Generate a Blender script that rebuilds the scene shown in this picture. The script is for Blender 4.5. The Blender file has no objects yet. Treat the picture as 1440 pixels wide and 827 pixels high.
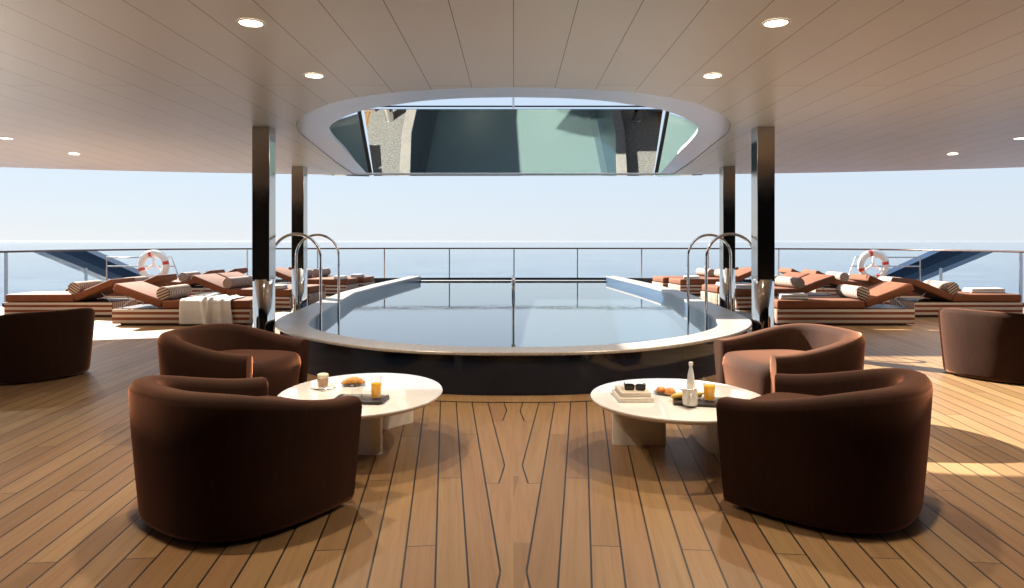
import bpy, bmesh, math, random
from mathutils import Vector, Matrix
from mathutils.geometry import tessellate_polygon

random.seed(7)
sc = bpy.context.scene
COL = sc.collection
PI = math.pi

# ------------------------------------------------------------------ camera, sky, sun, exposure
EYE, F, CX, CY = 1.45, 960.0, 722.0, 339.5           # eye height, focal length and vanishing point of the photo (1440 px wide)
cam = bpy.data.cameras.new('camera')
cam.lens, cam.sensor_width, cam.sensor_fit = 24.0, 36.0, 'HORIZONTAL'
cam.shift_x = -(CX - 720.0) / 1440.0
cam.shift_y = -(413.5 - CY) / 1440.0
cam.clip_start, cam.clip_end = 0.05, 80000.0
camo = bpy.data.objects.new('camera', cam); COL.objects.link(camo)
camo.location = (0, 0, EYE); camo.rotation_euler = (PI / 2, 0, 0)
sc.camera = camo

SUN = Vector((1.1, -1.02, -1.0)).normalized()        # the way the sunlight travels: from port aft
sun_el = math.asin(-SUN.z)
sun_az = math.atan2(-SUN.x, -SUN.y)                   # clockwise from +Y
world = bpy.data.worlds.new('World'); sc.world = world
world.use_nodes = True
wn = world.node_tree
bg = wn.nodes['Background']
sky = wn.nodes.new('ShaderNodeTexSky')
sky.sky_type = 'NISHITA'; sky.sun_disc = False
sky.sun_elevation = sun_el; sky.sun_rotation = sun_az
sky.altitude = 10; sky.air_density = 1.0; sky.dust_density = 0.2; sky.ozone_density = 1.0
# the sky is veiled by a thin even haze, paler towards the horizon
geo = wn.nodes.new('ShaderNodeTexCoord'); sep = wn.nodes.new('ShaderNodeSeparateXYZ'); wn.links.new(geo.outputs['Generated'], sep.inputs[0])
ramp = wn.nodes.new('ShaderNodeValToRGB'); wn.links.new(sep.outputs[2], ramp.inputs[0])
ramp.color_ramp.elements[0].position = 0.0; ramp.color_ramp.elements[0].color = (2.72, 3.02, 3.38, 1)
ramp.color_ramp.elements[1].position = 0.6; ramp.color_ramp.elements[1].color = (1.5, 2.2, 3.4, 1)
e = ramp.color_ramp.elements.new(0.12); e.color = (2.62, 3.08, 3.62, 1)
veil = wn.nodes.new('ShaderNodeMix'); veil.data_type = 'RGBA'; veil.inputs[0].default_value = 0.95
wn.links.new(sky.outputs[0], veil.inputs[6]); wn.links.new(ramp.outputs[0], veil.inputs[7])
wn.links.new(veil.outputs[2], bg.inputs[0])
bg.inputs[1].default_value = 0.05

sl = bpy.data.lights.new('sun', 'SUN'); sl.energy = 5.0; sl.angle = math.radians(0.55); sl.color = (1.0, 0.93, 0.82)
so = bpy.data.objects.new('sun', sl); COL.objects.link(so)
so.rotation_euler = SUN.to_track_quat('-Z', 'Y').to_euler(); so.location = (-20, 20, 20)

sc.view_settings.view_transform = 'Standard'; sc.view_settings.look = 'None'
sc.view_settings.exposure = 2.35; sc.view_settings.gamma = 1.0
sc.cycles.max_bounces = 10; sc.cycles.diffuse_bounces = 5; sc.cycles.glossy_bounces = 5
sc.cycles.transmission_bounces = 8; sc.cycles.transparent_max_bounces = 16
sc.cycles.caustics_reflective = False; sc.cycles.caustics_refractive = False
sc.cycles.use_denoising = True
sc.cycles.sample_clamp_indirect = 6.0

# ------------------------------------------------------------------ helpers: objects
def at(px, py, z=0.0):
    """photo pixel + height -> point of the scene"""
    D = (EYE - z) * F / (py - CY)
    return Vector(((px - CX) / F * D, D, z))

def tag(o, label=None, cat=None, group=None, kind=None):
    if label: o['label'] = label
    if cat: o['category'] = cat
    if group: o['group'] = group
    if kind: o['kind'] = kind
    return o

def thing(name, label, cat, loc=(0, 0, 0), rz=0.0, group=None):
    o = bpy.data.objects.new(name, None); COL.objects.link(o)
    o.empty_display_size = 0.2
    o.location = loc; o.rotation_euler = (0, 0, rz)
    return tag(o, label, cat, group)

def kids(o):
    return [c for c in bpy.data.objects if c.parent is o]

def copy_tree(o, parent=None, children=None):
    if children is None:
        children = {}
        for c in bpy.data.objects:
            if c.parent: children.setdefault(c.parent.name, []).append(c)
    n = o.copy(); COL.objects.link(n); n.parent = parent
    for c in children.get(o.name, []): copy_tree(c, n, children)
    return n

class MB:
    """collects faces and links them as ONE mesh object"""
    def __init__(s): s.v = []; s.f = []; s.m = []
    def add(s, verts, faces, mi=0):
        o = len(s.v); s.v += [tuple(v) for v in verts]
        for f in faces: s.f.append(tuple(i + o for i in f)); s.m.append(mi)
        return s
    def box(s, x0, x1, y0, y1, z0, z1, mi=0, M=None):
        vs = [Vector(p) for p in ((x0,y0,z0),(x1,y0,z0),(x1,y1,z0),(x0,y1,z0),(x0,y0,z1),(x1,y0,z1),(x1,y1,z1),(x0,y1,z1))]
        if M: vs = [M @ v for v in vs]
        return s.add(vs, ((3,2,1,0),(4,5,6,7),(0,1,5,4),(1,2,6,5),(2,3,7,6),(3,0,4,7)), mi)
    def rbox(s, x0, x1, y0, y1, z0, z1, r=0.02, seg=3, mi=0, M=None):
        bm = bmesh.new()
        bmesh.ops.create_cube(bm, size=1.0)
        for v in bm.verts:
            v.co = Vector(((x0+x1)/2 + v.co.x*(x1-x0), (y0+y1)/2 + v.co.y*(y1-y0), (z0+z1)/2 + v.co.z*(z1-z0)))
        bmesh.ops.bevel(bm, geom=bm.edges[:], offset=r, segments=seg, profile=0.5, affect='EDGES', clamp_overlap=True)
        return s.addbm(bm, mi, M)
    def addbm(s, bm, mi=0, M=None):
        bm.verts.ensure_lookup_table(); bm.verts.index_update()
        vs = [(M @ v.co) if M else v.co.copy() for v in bm.verts]
        fs = [[v.index for v in f.verts] for f in bm.faces]
        bm.free()
        return s.add(vs, fs, mi)
    def loft(s, rings, closed=True, cap=True, mi=0, loop=False):
        n = len(rings[0]); vs = [p for r in rings for p in r]; fs = []
        R = len(rings)
        for i in range(R if loop else R - 1):
            a, b = i * n, ((i + 1) % R) * n
            for j in range(n if closed else n - 1):
                k = (j + 1) % n
                fs.append((a + j, a + k, b + k, b + j))
        if cap and not loop and closed:
            fs.append(tuple(range(n - 1, -1, -1))); fs.append(tuple((R - 1) * n + j for j in range(n)))
        return s.add(vs, fs, mi)
    def tube(s, path, r, n=12, mi=0, cap=True, loop=False):
        path = [Vector(p) for p in path]; R = len(path); rings = []
        up = None
        for i, p in enumerate(path):
            if loop: t = path[(i + 1) % R] - path[i - 1]
            else: t = path[min(i + 1, R - 1)] - path[max(i - 1, 0)]
            t.normalize()
            if up is None:
                up = Vector((0, 0, 1)) if abs(t.z) < 0.9 else Vector((1, 0, 0))
            u = up - t * up.dot(t)
            if u.length < 1e-5: u = t.orthogonal()
            u.normalize(); w = t.cross(u); up = u
            rr = r[i] if isinstance(r, (list, tuple)) else r
            rings.append([p + u * math.cos(a) * rr + w * math.sin(a) * rr for a in (2 * PI * k / n for k in range(n))])
        return s.loft(rings, True, cap, mi, loop)
    def lathe(s, prof, n=32, c=(0, 0, 0), sx=1.0, sy=1.0, mi=0, cap=True):
        c = Vector(c)
        rings = [[c + Vector((math.cos(a) * r * sx, math.sin(a) * r * sy, z)) for a in (2 * PI * k / n for k in range(n))] for r, z in prof]
        return s.loft(rings, True, cap, mi)
    def build(s, name, mats, parent=None, smooth=35.0, loc=None, fix=True, up=False):
        me = bpy.data.meshes.new(name)
        me.from_pydata(s.v, [], s.f)
        if not isinstance(mats, (list, tuple)): mats = [mats]
        for m in mats: me.materials.append(m)
        me.polygons.foreach_set('material_index', s.m)
        if fix:
            bm = bmesh.new(); bm.from_mesh(me)
            bmesh.ops.recalc_face_normals(bm, faces=bm.faces)
            if up and sum(f.normal.z * f.calc_area() for f in bm.faces) < 0: bmesh.ops.reverse_faces(bm, faces=bm.faces)
            bm.to_mesh(me); bm.free()
        if smooth:
            me.polygons.foreach_set('use_smooth', [True] * len(me.polygons))
            me.set_sharp_from_angle(angle=math.radians(smooth))
        me.update()
        o = bpy.data.objects.new(name, me); COL.objects.link(o)
        if parent is not None: o.parent = parent
        if loc is not None: o.location = loc
        return o

def catmull(pts, sub=4):
    out = []
    n = len(pts)
    for i in range(n - 1):
        p0, p1, p2, p3 = pts[max(i-1,0)], pts[i], pts[i+1], pts[min(i+2,n-1)]
        for k in range(sub):
            t = k / sub
            out.append(tuple(0.5*((2*b)+(-a+c)*t+(2*a-5*b+4*c-d)*t*t+(-a+3*b-3*c+d)*t**3) for a, b, c, d in zip(p0, p1, p2, p3)))
    out.append(tuple(pts[-1]))
    return out

def mirror(half):
    """half outline listed from the centre line outwards at x>0 -> chain from the left end over the centre to the right end"""
    left = [(-x, y) for x, y in half[::-1]]
    if abs(half[0][0]) < 1e-6: left = left[:-1]
    return left + list(half)

# ------------------------------------------------------------------ helpers: materials
class NT:
    def __init__(s, name):
        s.mat = bpy.data.materials.new(name); s.mat.use_nodes = True
        s.t = s.mat.node_tree; s.p = s.t.nodes['Principled BSDF']; s.out = s.t.nodes['Material Output']
    def new(s, t, **kw):
        n = s.t.nodes.new(t)
        for k, v in kw.items(): setattr(n, k, v)
        return n
    def put(s, sock, v):
        if v is None: return
        if hasattr(v, 'is_linked') or isinstance(v, bpy.types.NodeSocket): s.t.links.new(v, sock)
        else: sock.default_value = v
    def m(s, op, a, b=None, c=None):
        n = s.new('ShaderNodeMath', operation=op)
        s.put(n.inputs[0], a); s.put(n.inputs[1], b)
        if c is not None: s.put(n.inputs[2], c)
        return n.outputs[0]
    def obj(s): return s.new('ShaderNodeTexCoord').outputs['Object']
    def xyz(s, v):
        n = s.new('ShaderNodeSeparateXYZ'); s.put(n.inputs[0], v); return n.outputs
    def vec(s, x, y, z):
        n = s.new('ShaderNodeCombineXYZ'); s.put(n.inputs[0], x); s.put(n.inputs[1], y); s.put(n.inputs[2], z); return n.outputs[0]
    def noise(s, vec, scale, detail=3, rough=0.5):
        n = s.new('ShaderNodeTexNoise'); s.put(n.inputs['Vector'], vec); n.inputs['Scale'].default_value = scale
        n.inputs['Detail'].default_value = detail; n.inputs['Roughness'].default_value = rough
        return n.outputs['Fac']
    def white(s, vec):
        n = s.new('ShaderNodeTexWhiteNoise'); n.noise_dimensions = '3D'; s.put(n.inputs['Vector'], vec); return n.outputs['Value']
    def mapping(s, vec, scale=(1, 1, 1), rot=(0, 0, 0)):
        n = s.new('ShaderNodeMapping'); s.put(n.inputs[0], vec); n.inputs['Scale'].default_value = scale; n.inputs['Rotation'].default_value = rot
        return n.outputs[0]
    def mix(s, fac, a, b):
        n = s.new('ShaderNodeMix', data_type='RGBA')
        s.put(n.inputs[0], fac); s.put(n.inputs[6], a if not isinstance(a, tuple) else (*a, 1)); s.put(n.inputs[7], b if not isinstance(b, tuple) else (*b, 1))
        return n.outputs[2]
    def rng(s, v, a, b, c, d):
        n = s.new('ShaderNodeMapRange'); s.put(n.inputs[0], v)
        for i, q in enumerate((a, b, c, d)): n.inputs[i + 1].default_value = q
        return n.outputs[0]
    def schlick(s, f0=0.02, normal=None, p=5.0):
        g = s.new('ShaderNodeNewGeometry'); d = s.new('ShaderNodeVectorMath', operation='DOT_PRODUCT')
        s.t.links.new(g.outputs['Incoming'], d.inputs[0]); s.t.links.new(normal if normal else g.outputs['Normal'], d.inputs[1])
        k = s.m('SUBTRACT', 1.0, s.m('MINIMUM', s.m('ABSOLUTE', d.outputs['Value']), 1.0))
        return s.m('ADD', s.m('MULTIPLY', s.m('POWER', k, p), 1.0 - f0), f0)
    def bump(s, h, strength=0.3, dist=0.01):
        n = s.new('ShaderNodeBump'); s.put(n.inputs['Height'], h); n.inputs['Strength'].default_value = strength; n.inputs['Distance'].default_value = dist
        s.t.links.new(n.outputs[0], s.p.inputs['Normal']); return n.outputs[0]
    def set(s, **kw):
        names = dict(color='Base Color', rough='Roughness', metal='Metallic', spec='Specular IOR Level', coat='Coat Weight', coatr='Coat Roughness',
                     sheen='Sheen Weight', sheenr='Sheen Roughness', sheent='Sheen Tint', trans='Transmission Weight', ior='IOR', emit='Emission Color', emits='Emission Strength', alpha='Alpha')
        for k, v in kw.items():
            if isinstance(v, tuple) and len(v) == 3: v = (*v, 1)
            s.put(s.p.inputs[names[k]], v)
        return s

def simple(name, color, rough=0.5, metal=0.0, var=0.06, scale=8.0, bump=0.0, bscale=200.0, rvar=0.0, **kw):
    n = NT(name); o = n.obj()
    f = n.noise(o, scale, 4)
    lo = tuple(max(0, c * (1 - var)) for c in color); hi = tuple(min(1, c * (1 + var)) for c in color)
    n.set(color=n.mix(n.rng(f, 0.3, 0.7, 0, 1), lo, hi), metal=metal, **kw)
    if rvar: n.set(rough=n.rng(n.noise(o, scale * 1.7, 5), 0.3, 0.7, max(0.0, rough - rvar), rough + rvar))
    else: n.set(rough=rough)
    if bump: n.bump(n.noise(o, bscale, 2), bump, 0.002)
    return n.mat

M = {}
# teak deck: planks laid at a slight angle either side of a sawtooth king plank, black caulking
def teak_deck(margin=False):
    n = NT('teak margin' if margin else 'teak deck'); o = n.obj(); X, D, Z = n.xyz(o)
    s_, w, D0 = 0.1, 0.1425, 0.145; P = w / s_
    xm = n.m('ABSOLUTE', X)
    g = n.m('SUBTRACT', D, n.m('DIVIDE', n.m('SUBTRACT', xm, 0.057), s_))
    k = n.m('CEIL', n.m('DIVIDE', n.m('SUBTRACT', g, D0), P))
    t = n.m('SUBTRACT', D, n.m('ADD', n.m('MULTIPLY', k, P), D0))
    v = n.m('SUBTRACT', xm, n.m('ADD', n.m('MULTIPLY', t, s_), 0.057))
    nl = n.m('ADD', n.m('MULTIPLY', t, -0.093), 0.057)                    # the nibbed edge
    k1 = n.m('LESS_THAN', t, -0.33)
    k2 = n.m('MULTIPLY', n.m('LESS_THAN', t, 0.0), n.m('LESS_THAN', xm, nl))
    king = n.m('MAXIMUM', k1, k2)
    hw = 0.0046
    L1 = n.m('MULTIPLY', n.m('LESS_THAN', v, hw), n.m('GREATER_THAN', t, 0.0))
    L2 = n.m('MULTIPLY', n.m('LESS_THAN', n.m('SUBTRACT', w, v), hw), n.m('GREATER_THAN', t, -P))
    L3 = n.m('MULTIPLY', n.m('LESS_THAN', n.m('ABSOLUTE', n.m('SUBTRACT', xm, nl)), hw), n.m('MULTIPLY', n.m('LESS_THAN', t, 0.0), n.m('GREATER_THAN', t, -0.33)))
    L4 = n.m('MULTIPLY', n.m('LESS_THAN', n.m('ABSOLUTE', n.m('ADD', t, 0.33)), 0.003), n.m('GREATER_THAN', xm, 0.0876))
    q = n.m('ADD', D, n.m('MULTIPLY', xm, s_))
    jq = n.m('DIVIDE', n.m('SUBTRACT', n.m('SUBTRACT', q, 0.5), n.m('MULTIPLY', k, 0.93)), 2.79)
    fr = n.m('FRACT', jq); jid = n.m('FLOOR', jq)
    L5 = n.m('MULTIPLY', n.m('LESS_THAN', fr, 0.0062 / 2.79), n.m('SUBTRACT', 1.0, king))
    line = n.m('MAXIMUM', n.m('MAXIMUM', L1, L2), n.m('MAXIMUM', L3, n.m('MAXIMUM', L4, L5)))
    sg = n.m('SIGN', X)
    nk = n.m('SUBTRACT', 1.0, king)
    idv = n.vec(n.m('MULTIPLY', n.m('ADD', k, n.m('MULTIPLY', sg, 57.3)), nk), n.m('MULTIPLY', jid, nk), 0.5)
    r1 = n.white(idv)
    idv2 = n.vec(n.m('ADD', n.m('MULTIPLY', k, nk), 13.7), n.m('MULTIPLY', jid, nk), n.m('MULTIPLY', sg, nk))
    r2 = n.white(idv2)
    # grain along the plank, shifted per plank
    gx = n.m('ADD', n.m('ADD', n.m('MULTIPLY', n.m('MULTIPLY', v, nk), 26.0), n.m('MULTIPLY', n.m('MULTIPLY', X, king), 22.0)), n.m('MULTIPLY', r1, 90.0))
    gy = n.m('ADD', n.m('MULTIPLY', D, 1.1), n.m('MULTIPLY', r2, 40.0))
    gv = n.vec(gx, gy, 0.0)
    g1 = n.noise(gv, 1.0, 5, 0.6)
    g2 = n.noise(n.mapping(gv, (5.0, 2.0, 1)), 1.0, 4, 0.65)
    big = n.noise(o, 0.5, 3)
    c = n.mix(n.rng(r1, 0, 1, 0, 1), (0.182, 0.103, 0.044), (0.290, 0.187, 0.088))
    c = n.mix(n.m('MULTIPLY', n.rng(r2, 0.55, 1, 0, 1), 0.6), c, (0.24, 0.132, 0.066))
    c = n.mix(n.m('MULTIPLY', n.rng(g1, 0.45, 0.75, 0, 1), 0.5), c, (0.135, 0.070, 0.034))
    c = n.mix(n.m('MULTIPLY', n.rng(g2, 0.5, 0.8, 0, 1), 0.35), c, (0.11, 0.056, 0.028))
    c = n.mix(n.m('MULTIPLY', n.rng(big, 0.35, 0.7, 0, 1), 0.18), c, (0.28, 0.178, 0.10))
    if not margin:
        c = n.mix(line, c, (0.012, 0.010, 0.009))
    n.set(color=c, spec=0.36, coat=0.10, coatr=0.30)
    rr = n.m('ADD', n.rng(g1, 0.3, 0.7, 0.40, 0.50), n.m('MULTIPLY', n.rng(big, 0.3, 0.7, -1, 1), 0.03))
    n.set(rough=rr)
    h = n.m('SUBTRACT', n.m('MULTIPLY', g2, 0.25), line if not margin else 0.0)
    n.bump(h, 0.12, 0.004)
    return n.mat
M['teak'] = teak_deck()
M['margin'] = teak_deck(True)
M['caulk'] = simple('black caulk', (0.012, 0.011, 0.01), 0.6)

def ceiling_mat():
    n = NT('painted ceiling panels'); o = n.obj(); X, D, Z = n.xyz(o)
    w = 0.405
    u = n.m('DIVIDE', X, w); i = n.m('FLOOR', u); f = n.m('FRACT', u)
    L1 = n.m('MAXIMUM', n.m('LESS_THAN', f, 0.008), n.m('GREATER_THAN', f, 0.992))
    par = n.m('FRACT', n.m('MULTIPLY', n.m('ADD', i, 200.0), 0.5))
    q = n.m('DIVIDE', n.m('SUBTRACT', D, n.m('ADD', 6.56, n.m('MULTIPLY', par, 6.0))), 6.0)
    fq = n.m('FRACT', n.m('ADD', q, 10.0))
    L2 = n.m('LESS_THAN', fq, 0.0011)
    line = n.m('MAXIMUM', L1, L2)
    r = n.white(n.vec(i, n.m('FLOOR', n.m('ADD', q, 10.0)), 1.0))
    big = n.noise(o, 0.6, 3)
    c = n.mix(r, (0.72, 0.73, 0.74), (0.75, 0.76, 0.77))
    c = n.mix(n.m('MULTIPLY', n.rng(big, 0.3, 0.7, 0, 1), 0.3), c, (0.71, 0.715, 0.725))
    c = n.mix(n.m('MULTIPLY', line, 0.85), c, (0.10, 0.08, 0.07))
    n.set(color=c, rough=0.34, spec=0.4)
    n.bump(n.m('ADD', n.m('MULTIPLY', line, -1.0), n.m('MULTIPLY', n.noise(o, 3.0, 2), 0.06)), 0.25, 0.003)
    return n.mat
M['ceiling'] = ceiling_mat()
M['trim'] = simple('satin grey trim', (0.66, 0.66, 0.70), 0.26, 0.3, 0.01, 0.6)
M['roof'] = simple('white roof paint', (0.72, 0.72, 0.71), 0.35, 0, 0.03, 1.5)
M['navy'] = simple('navy gloss lacquer', (0.008, 0.013, 0.026), 0.07, 0, 0.15, 2.0, spec=0.3)
M['strut'] = simple('dark blue paint', (0.010, 0.022, 0.052), 0.30, 0, 0.15, 2.0, spec=0.3)
M['black'] = simple('black metal', (0.012, 0.012, 0.013), 0.35, 0.3)
M['chrome'] = simple('polished chrome', (0.72, 0.69, 0.65), 0.06, 1.0, 0.04, 12.0, rvar=0.02)
M['steel'] = simple('brushed steel', (0.42, 0.41, 0.41), 0.22, 1.0, 0.08, 10.0, rvar=0.05)
M['bronze'] = simple('polished bronze steel', (0.50, 0.455, 0.41), 0.11, 1.0, 0.06, 3.0, rvar=0.03)
M['mirror'] = simple('dark mirror glass', (0.50, 0.545, 0.545), 0.006, 1.0, 0.01, 1.0)
M['saloon'] = simple('matte dark saloon glass', (0.012, 0.011, 0.010), 0.6, 0, 0.1, 1.0, spec=0.1)  # matte and dark so the unseen wall throws no light on the chairs
M['white'] = simple('white gelcoat', (0.78, 0.77, 0.75), 0.3, 0, 0.03, 10)
M['red'] = simple('red reflective tape', (0.62, 0.05, 0.03), 0.4, 0, 0.06, 20)
M['hull'] = simple('hull paint', (0.02, 0.03, 0.055), 0.2, 0, 0.1, 1)

def stone():
    n = NT('speckled stone'); o = n.obj()
    v = n.new('ShaderNodeTexVoronoi'); n.put(v.inputs['Vector'], o); v.inputs['Scale'].default_value = 46.0
    r = n.white(v.outputs['Position'])
    f = n.noise(o, 60, 4, 0.7); b = n.noise(o, 2.2, 3)
    c = n.mix(r, (0.235, 0.212, 0.19), (0.345, 0.318, 0.288))
    c = n.mix(n.m('MULTIPLY', n.rng(f, 0.5, 0.75, 0, 1), 0.5), c, (0.19, 0.17, 0.155))
    c = n.mix(n.m('MULTIPLY', n.rng(b, 0.35, 0.7, 0, 1), 0.25), c, (0.42, 0.385, 0.35))
    n.set(color=c, rough=0.34, spec=0.45); n.bump(f, 0.06, 0.002)
    return n.mat
M['stone'] = stone()
M['slate'] = simple('grey granular stone', (0.20, 0.19, 0.178), 0.6, 0, 0.5, 24)

def tiles(name, a, b, rough=0.15):
    n = NT(name); o = n.obj()
    X, Y, Z = n.xyz(o)
    s_ = 1 / 0.05
    cell = n.vec(n.m('FLOOR', n.m('MULTIPLY', X, s_)), n.m('FLOOR', n.m('MULTIPLY', Y, s_)), n.m('FLOOR', n.m('MULTIPLY', Z, s_)))
    n.set(color=n.mix(n.white(cell), a, b), rough=rough)
    return n.mat
M['pool_wall'] = tiles('blue pool tile', (0.030, 0.062, 0.115), (0.036, 0.072, 0.13), 0.28)
M['pool_floor'] = tiles('pale green pool tile', (0.30, 0.355, 0.35), (0.32, 0.375, 0.37), 0.3)

def velvet():
    n = NT('rust brown velvet'); o = n.obj()
    f = n.noise(n.mapping(o, (1, 1, 0.5)), 5.0, 4, 0.6); f2 = n.noise(o, 190, 2); f3 = n.noise(n.mapping(o, (1.0, 1.0, 0.12)), 60, 3)
    c = n.mix(n.rng(f, 0.3, 0.7, 0, 1), (0.0135, 0.0045, 0.0021), (0.020, 0.0068, 0.0032))
    c = n.mix(n.m('MULTIPLY', n.rng(f3, 0.5, 0.75, 0, 1), 0.35), c, (0.036, 0.0125, 0.006))
    n.set(color=c, rough=0.85, spec=0.15, sheen=0.66, sheenr=0.36, sheent=(0.86, 0.38, 0.22))
    n.bump(n.m('ADD', n.m('MULTIPLY', f2, 0.5), n.m('MULTIPLY', f3, 0.5)), 0.25, 0.003)
    return n.mat
M['velvet'] = velvet()

def weave(n, o, amt=0.25):
    X, Y, Z = n.xyz(o)
    a = n.m('SINE', n.m('MULTIPLY', n.m('ADD', X, Z), 900.0)); b = n.m('SINE', n.m('MULTIPLY', n.m('ADD', Y, Z), 900.0))
    n.bump(n.m('ADD', n.m('MULTIPLY', n.m('MULTIPLY', a, b), 0.3), n.noise(o, 14, 3)), amt, 0.004)
def fabric(name, color, var=0.1, amt=0.2):
    n = NT(name); o = n.obj(); f = n.noise(o, 4.0, 4)
    n.set(color=n.mix(n.rng(f, 0.3, 0.7, 0, 1), tuple(c*(1-var) for c in color), tuple(c*(1+var) for c in color)), rough=0.8, spec=0.25, sheen=0.04, sheenr=0.5)
    weave(n, o, amt)
    return n.mat
M['rust'] = fabric('rust canvas', (0.150, 0.050, 0.0205))
M['towel'] = fabric('white terry towel', (0.52, 0.51, 0.495), 0.04, 0.4)
RUSTS, CREAM = (0.15, 0.038, 0.016), (0.44, 0.385, 0.325)
def stripes(name, axis, period, duty, phase=0.0, dark=RUSTS):
    n = NT(name); o = n.obj(); c = n.xyz(o)
    x = c['XYZ'.index(axis)] if axis in 'XYZ' else n.m('ADD', c[0], c[2])
    f = n.m('FRACT', n.m('ADD', n.m('DIVIDE', x, period), 40.0 + phase))
    st = n.m('GREATER_THAN', f, duty)
    v = n.noise(o, 5, 3)
    col = n.mix(st, CREAM, dark)
    col = n.mix(n.m('MULTIPLY', n.rng(v, 0.3, 0.7, 0, 1), 0.12), col, (0.30, 0.2, 0.15))
    n.set(color=col, rough=0.8, spec=0.2); weave(n, o, 0.2)
    return n.mat
M['stripe_side'] = stripes('striped canvas lengthwise', 'Z', 0.094, 0.48, 0.43)
M['stripe_end'] = stripes('striped canvas upright', 'Y', 0.066, 0.52)
M['stripe_bolster'] = stripes('striped bolster cover', 'Y', 0.056, 0.50, dark=(0.085, 0.028, 0.020))
M['stripe_cap'] = stripes('striped bolster end', 'D', 0.066, 0.5, dark=(0.085, 0.028, 0.020))

M['lacquer'] = simple('cream table lacquer', (0.77, 0.775, 0.785), 0.06, 0, 0.02, 3.0, coat=0.5, coatr=0.03)
M['lacquer_leg'] = simple('cream satin lacquer', (0.74, 0.695, 0.64), 0.22, 0, 0.03, 3.0)
M['tray'] = simple('dark brown leather tray', (0.022, 0.015, 0.012), 0.42, 0, 0.2, 30, bump=0.2, bscale=160)
M['porcelain'] = simple('white porcelain', (0.75, 0.73, 0.70), 0.15, 0, 0.02)
M['speckle'] = simple('speckled stoneware', (0.56, 0.53, 0.50), 0.35, 0, 0.14, 90)
M['plate'] = simple('grey stoneware', (0.20, 0.19, 0.175), 0.4, 0, 0.1, 30)
def pastry(name, a, b, c_):
    n = NT(name); o = n.obj(); f = n.noise(o, 35, 4); g = n.noise(n.mapping(o, (30, 6, 30)), 3, 3)
    col = n.mix(n.rng(f, 0.35, 0.65, 0, 1), a, b); col = n.mix(n.m('MULTIPLY', n.rng(g, 0.5, 0.7, 0, 1), 0.6), col, c_)
    n.set(color=col, rough=0.45); n.bump(f, 0.4, 0.004); return n.mat
M['croissant'] = pastry('baked croissant crust', (0.62, 0.33, 0.09), (0.50, 0.22, 0.05), (0.30, 0.11, 0.025))
M['brioche'] = pastry('glazed bun crust', (0.66, 0.26, 0.06), (0.50, 0.16, 0.035), (0.72, 0.42, 0.14))
M['banana'] = pastry('banana peel', (0.62, 0.45, 0.08), (0.55, 0.36, 0.06), (0.35, 0.22, 0.05))
def soft(name, col, k=0.5, gl=0.06):
    n = NT(name); d = n.new('ShaderNodeBsdfDiffuse'); t = n.new('ShaderNodeBsdfTranslucent'); m = n.new('ShaderNodeMixShader'); m.inputs[0].default_value = k
    d.inputs[0].default_value = (*col, 1); t.inputs[0].default_value = (*col, 1)
    g = n.new('ShaderNodeBsdfGlossy'); g.inputs['Roughness'].default_value = .05; m2 = n.new('ShaderNodeMixShader'); m2.inputs[0].default_value = gl
    n.t.links.new(d.outputs[0], m.inputs[1]); n.t.links.new(t.outputs[0], m.inputs[2]); n.t.links.new(m.outputs[0], m2.inputs[1]); n.t.links.new(g.outputs[0], m2.inputs[2]); n.t.links.new(m2.outputs[0], n.out.inputs[0])
    return n.mat
M['juice'] = soft('orange juice', (1.0, 0.66, 0.05))
M['lit_bottle'] = soft('light-painted bottle glass', (0.86, 0.87, 0.87), 0.5, 0.12)  # white of sky and table seen in clear glass, put into the colour
M['foam'] = simple('milk foam', (0.72, 0.60, 0.47), 0.7, 0, 0.1, 60)
M['coffee'] = simple('milky coffee', (0.45, 0.26, 0.14), 0.3, 0, 0.1, 20)
M['paper'] = simple('book pages', (0.70, 0.65, 0.57), 0.8, 0, 0.06, 60)
M['cover'] = simple('cream book cover', (0.60, 0.56, 0.50), 0.5, 0, 0.05, 12)
M['cover2'] = simple('beige book cover', (0.50, 0.44, 0.37), 0.5, 0, 0.05, 12)
M['acetate'] = simple('dark acetate', (0.016, 0.011, 0.009), 0.12, 0, 0.3, 40)
M['lens'] = simple('dark lens', (0.02, 0.02, 0.018), 0.04, 0)
M['socket'] = simple('white lamp collar', (0.74, 0.70, 0.64), 0.35)

def clear_glass(name, tint=(0.95, 0.97, 0.97), ior=1.45, rough=0.0, gain=0.85):
    n = NT(name)
    tr = n.new('ShaderNodeBsdfTransparent'); tr.inputs[0].default_value = (*tint, 1)
    gl = n.new('ShaderNodeBsdfGlossy'); gl.inputs['Roughness'].default_value = rough
    mx = n.new('ShaderNodeMixShader')
    n.t.links.new(n.m('MULTIPLY', n.schlick(((ior - 1) / (ior + 1)) ** 2), gain), mx.inputs[0]); n.t.links.new(tr.outputs[0], mx.inputs[1]); n.t.links.new(gl.outputs[0], mx.inputs[2])
    n.t.links.new(mx.outputs[0], n.out.inputs[0])
    return n.mat
M['pane'] = clear_glass('clear pane', (0.975, 0.99, 0.985), 1.3, 0.0, 0.12)
M['glass'] = clear_glass('drinking glass', (0.985, 0.99, 0.99), 1.45)
M['bottle'] = clear_glass('bottle glass', (0.90, 0.93, 0.92), 1.5)

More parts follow.
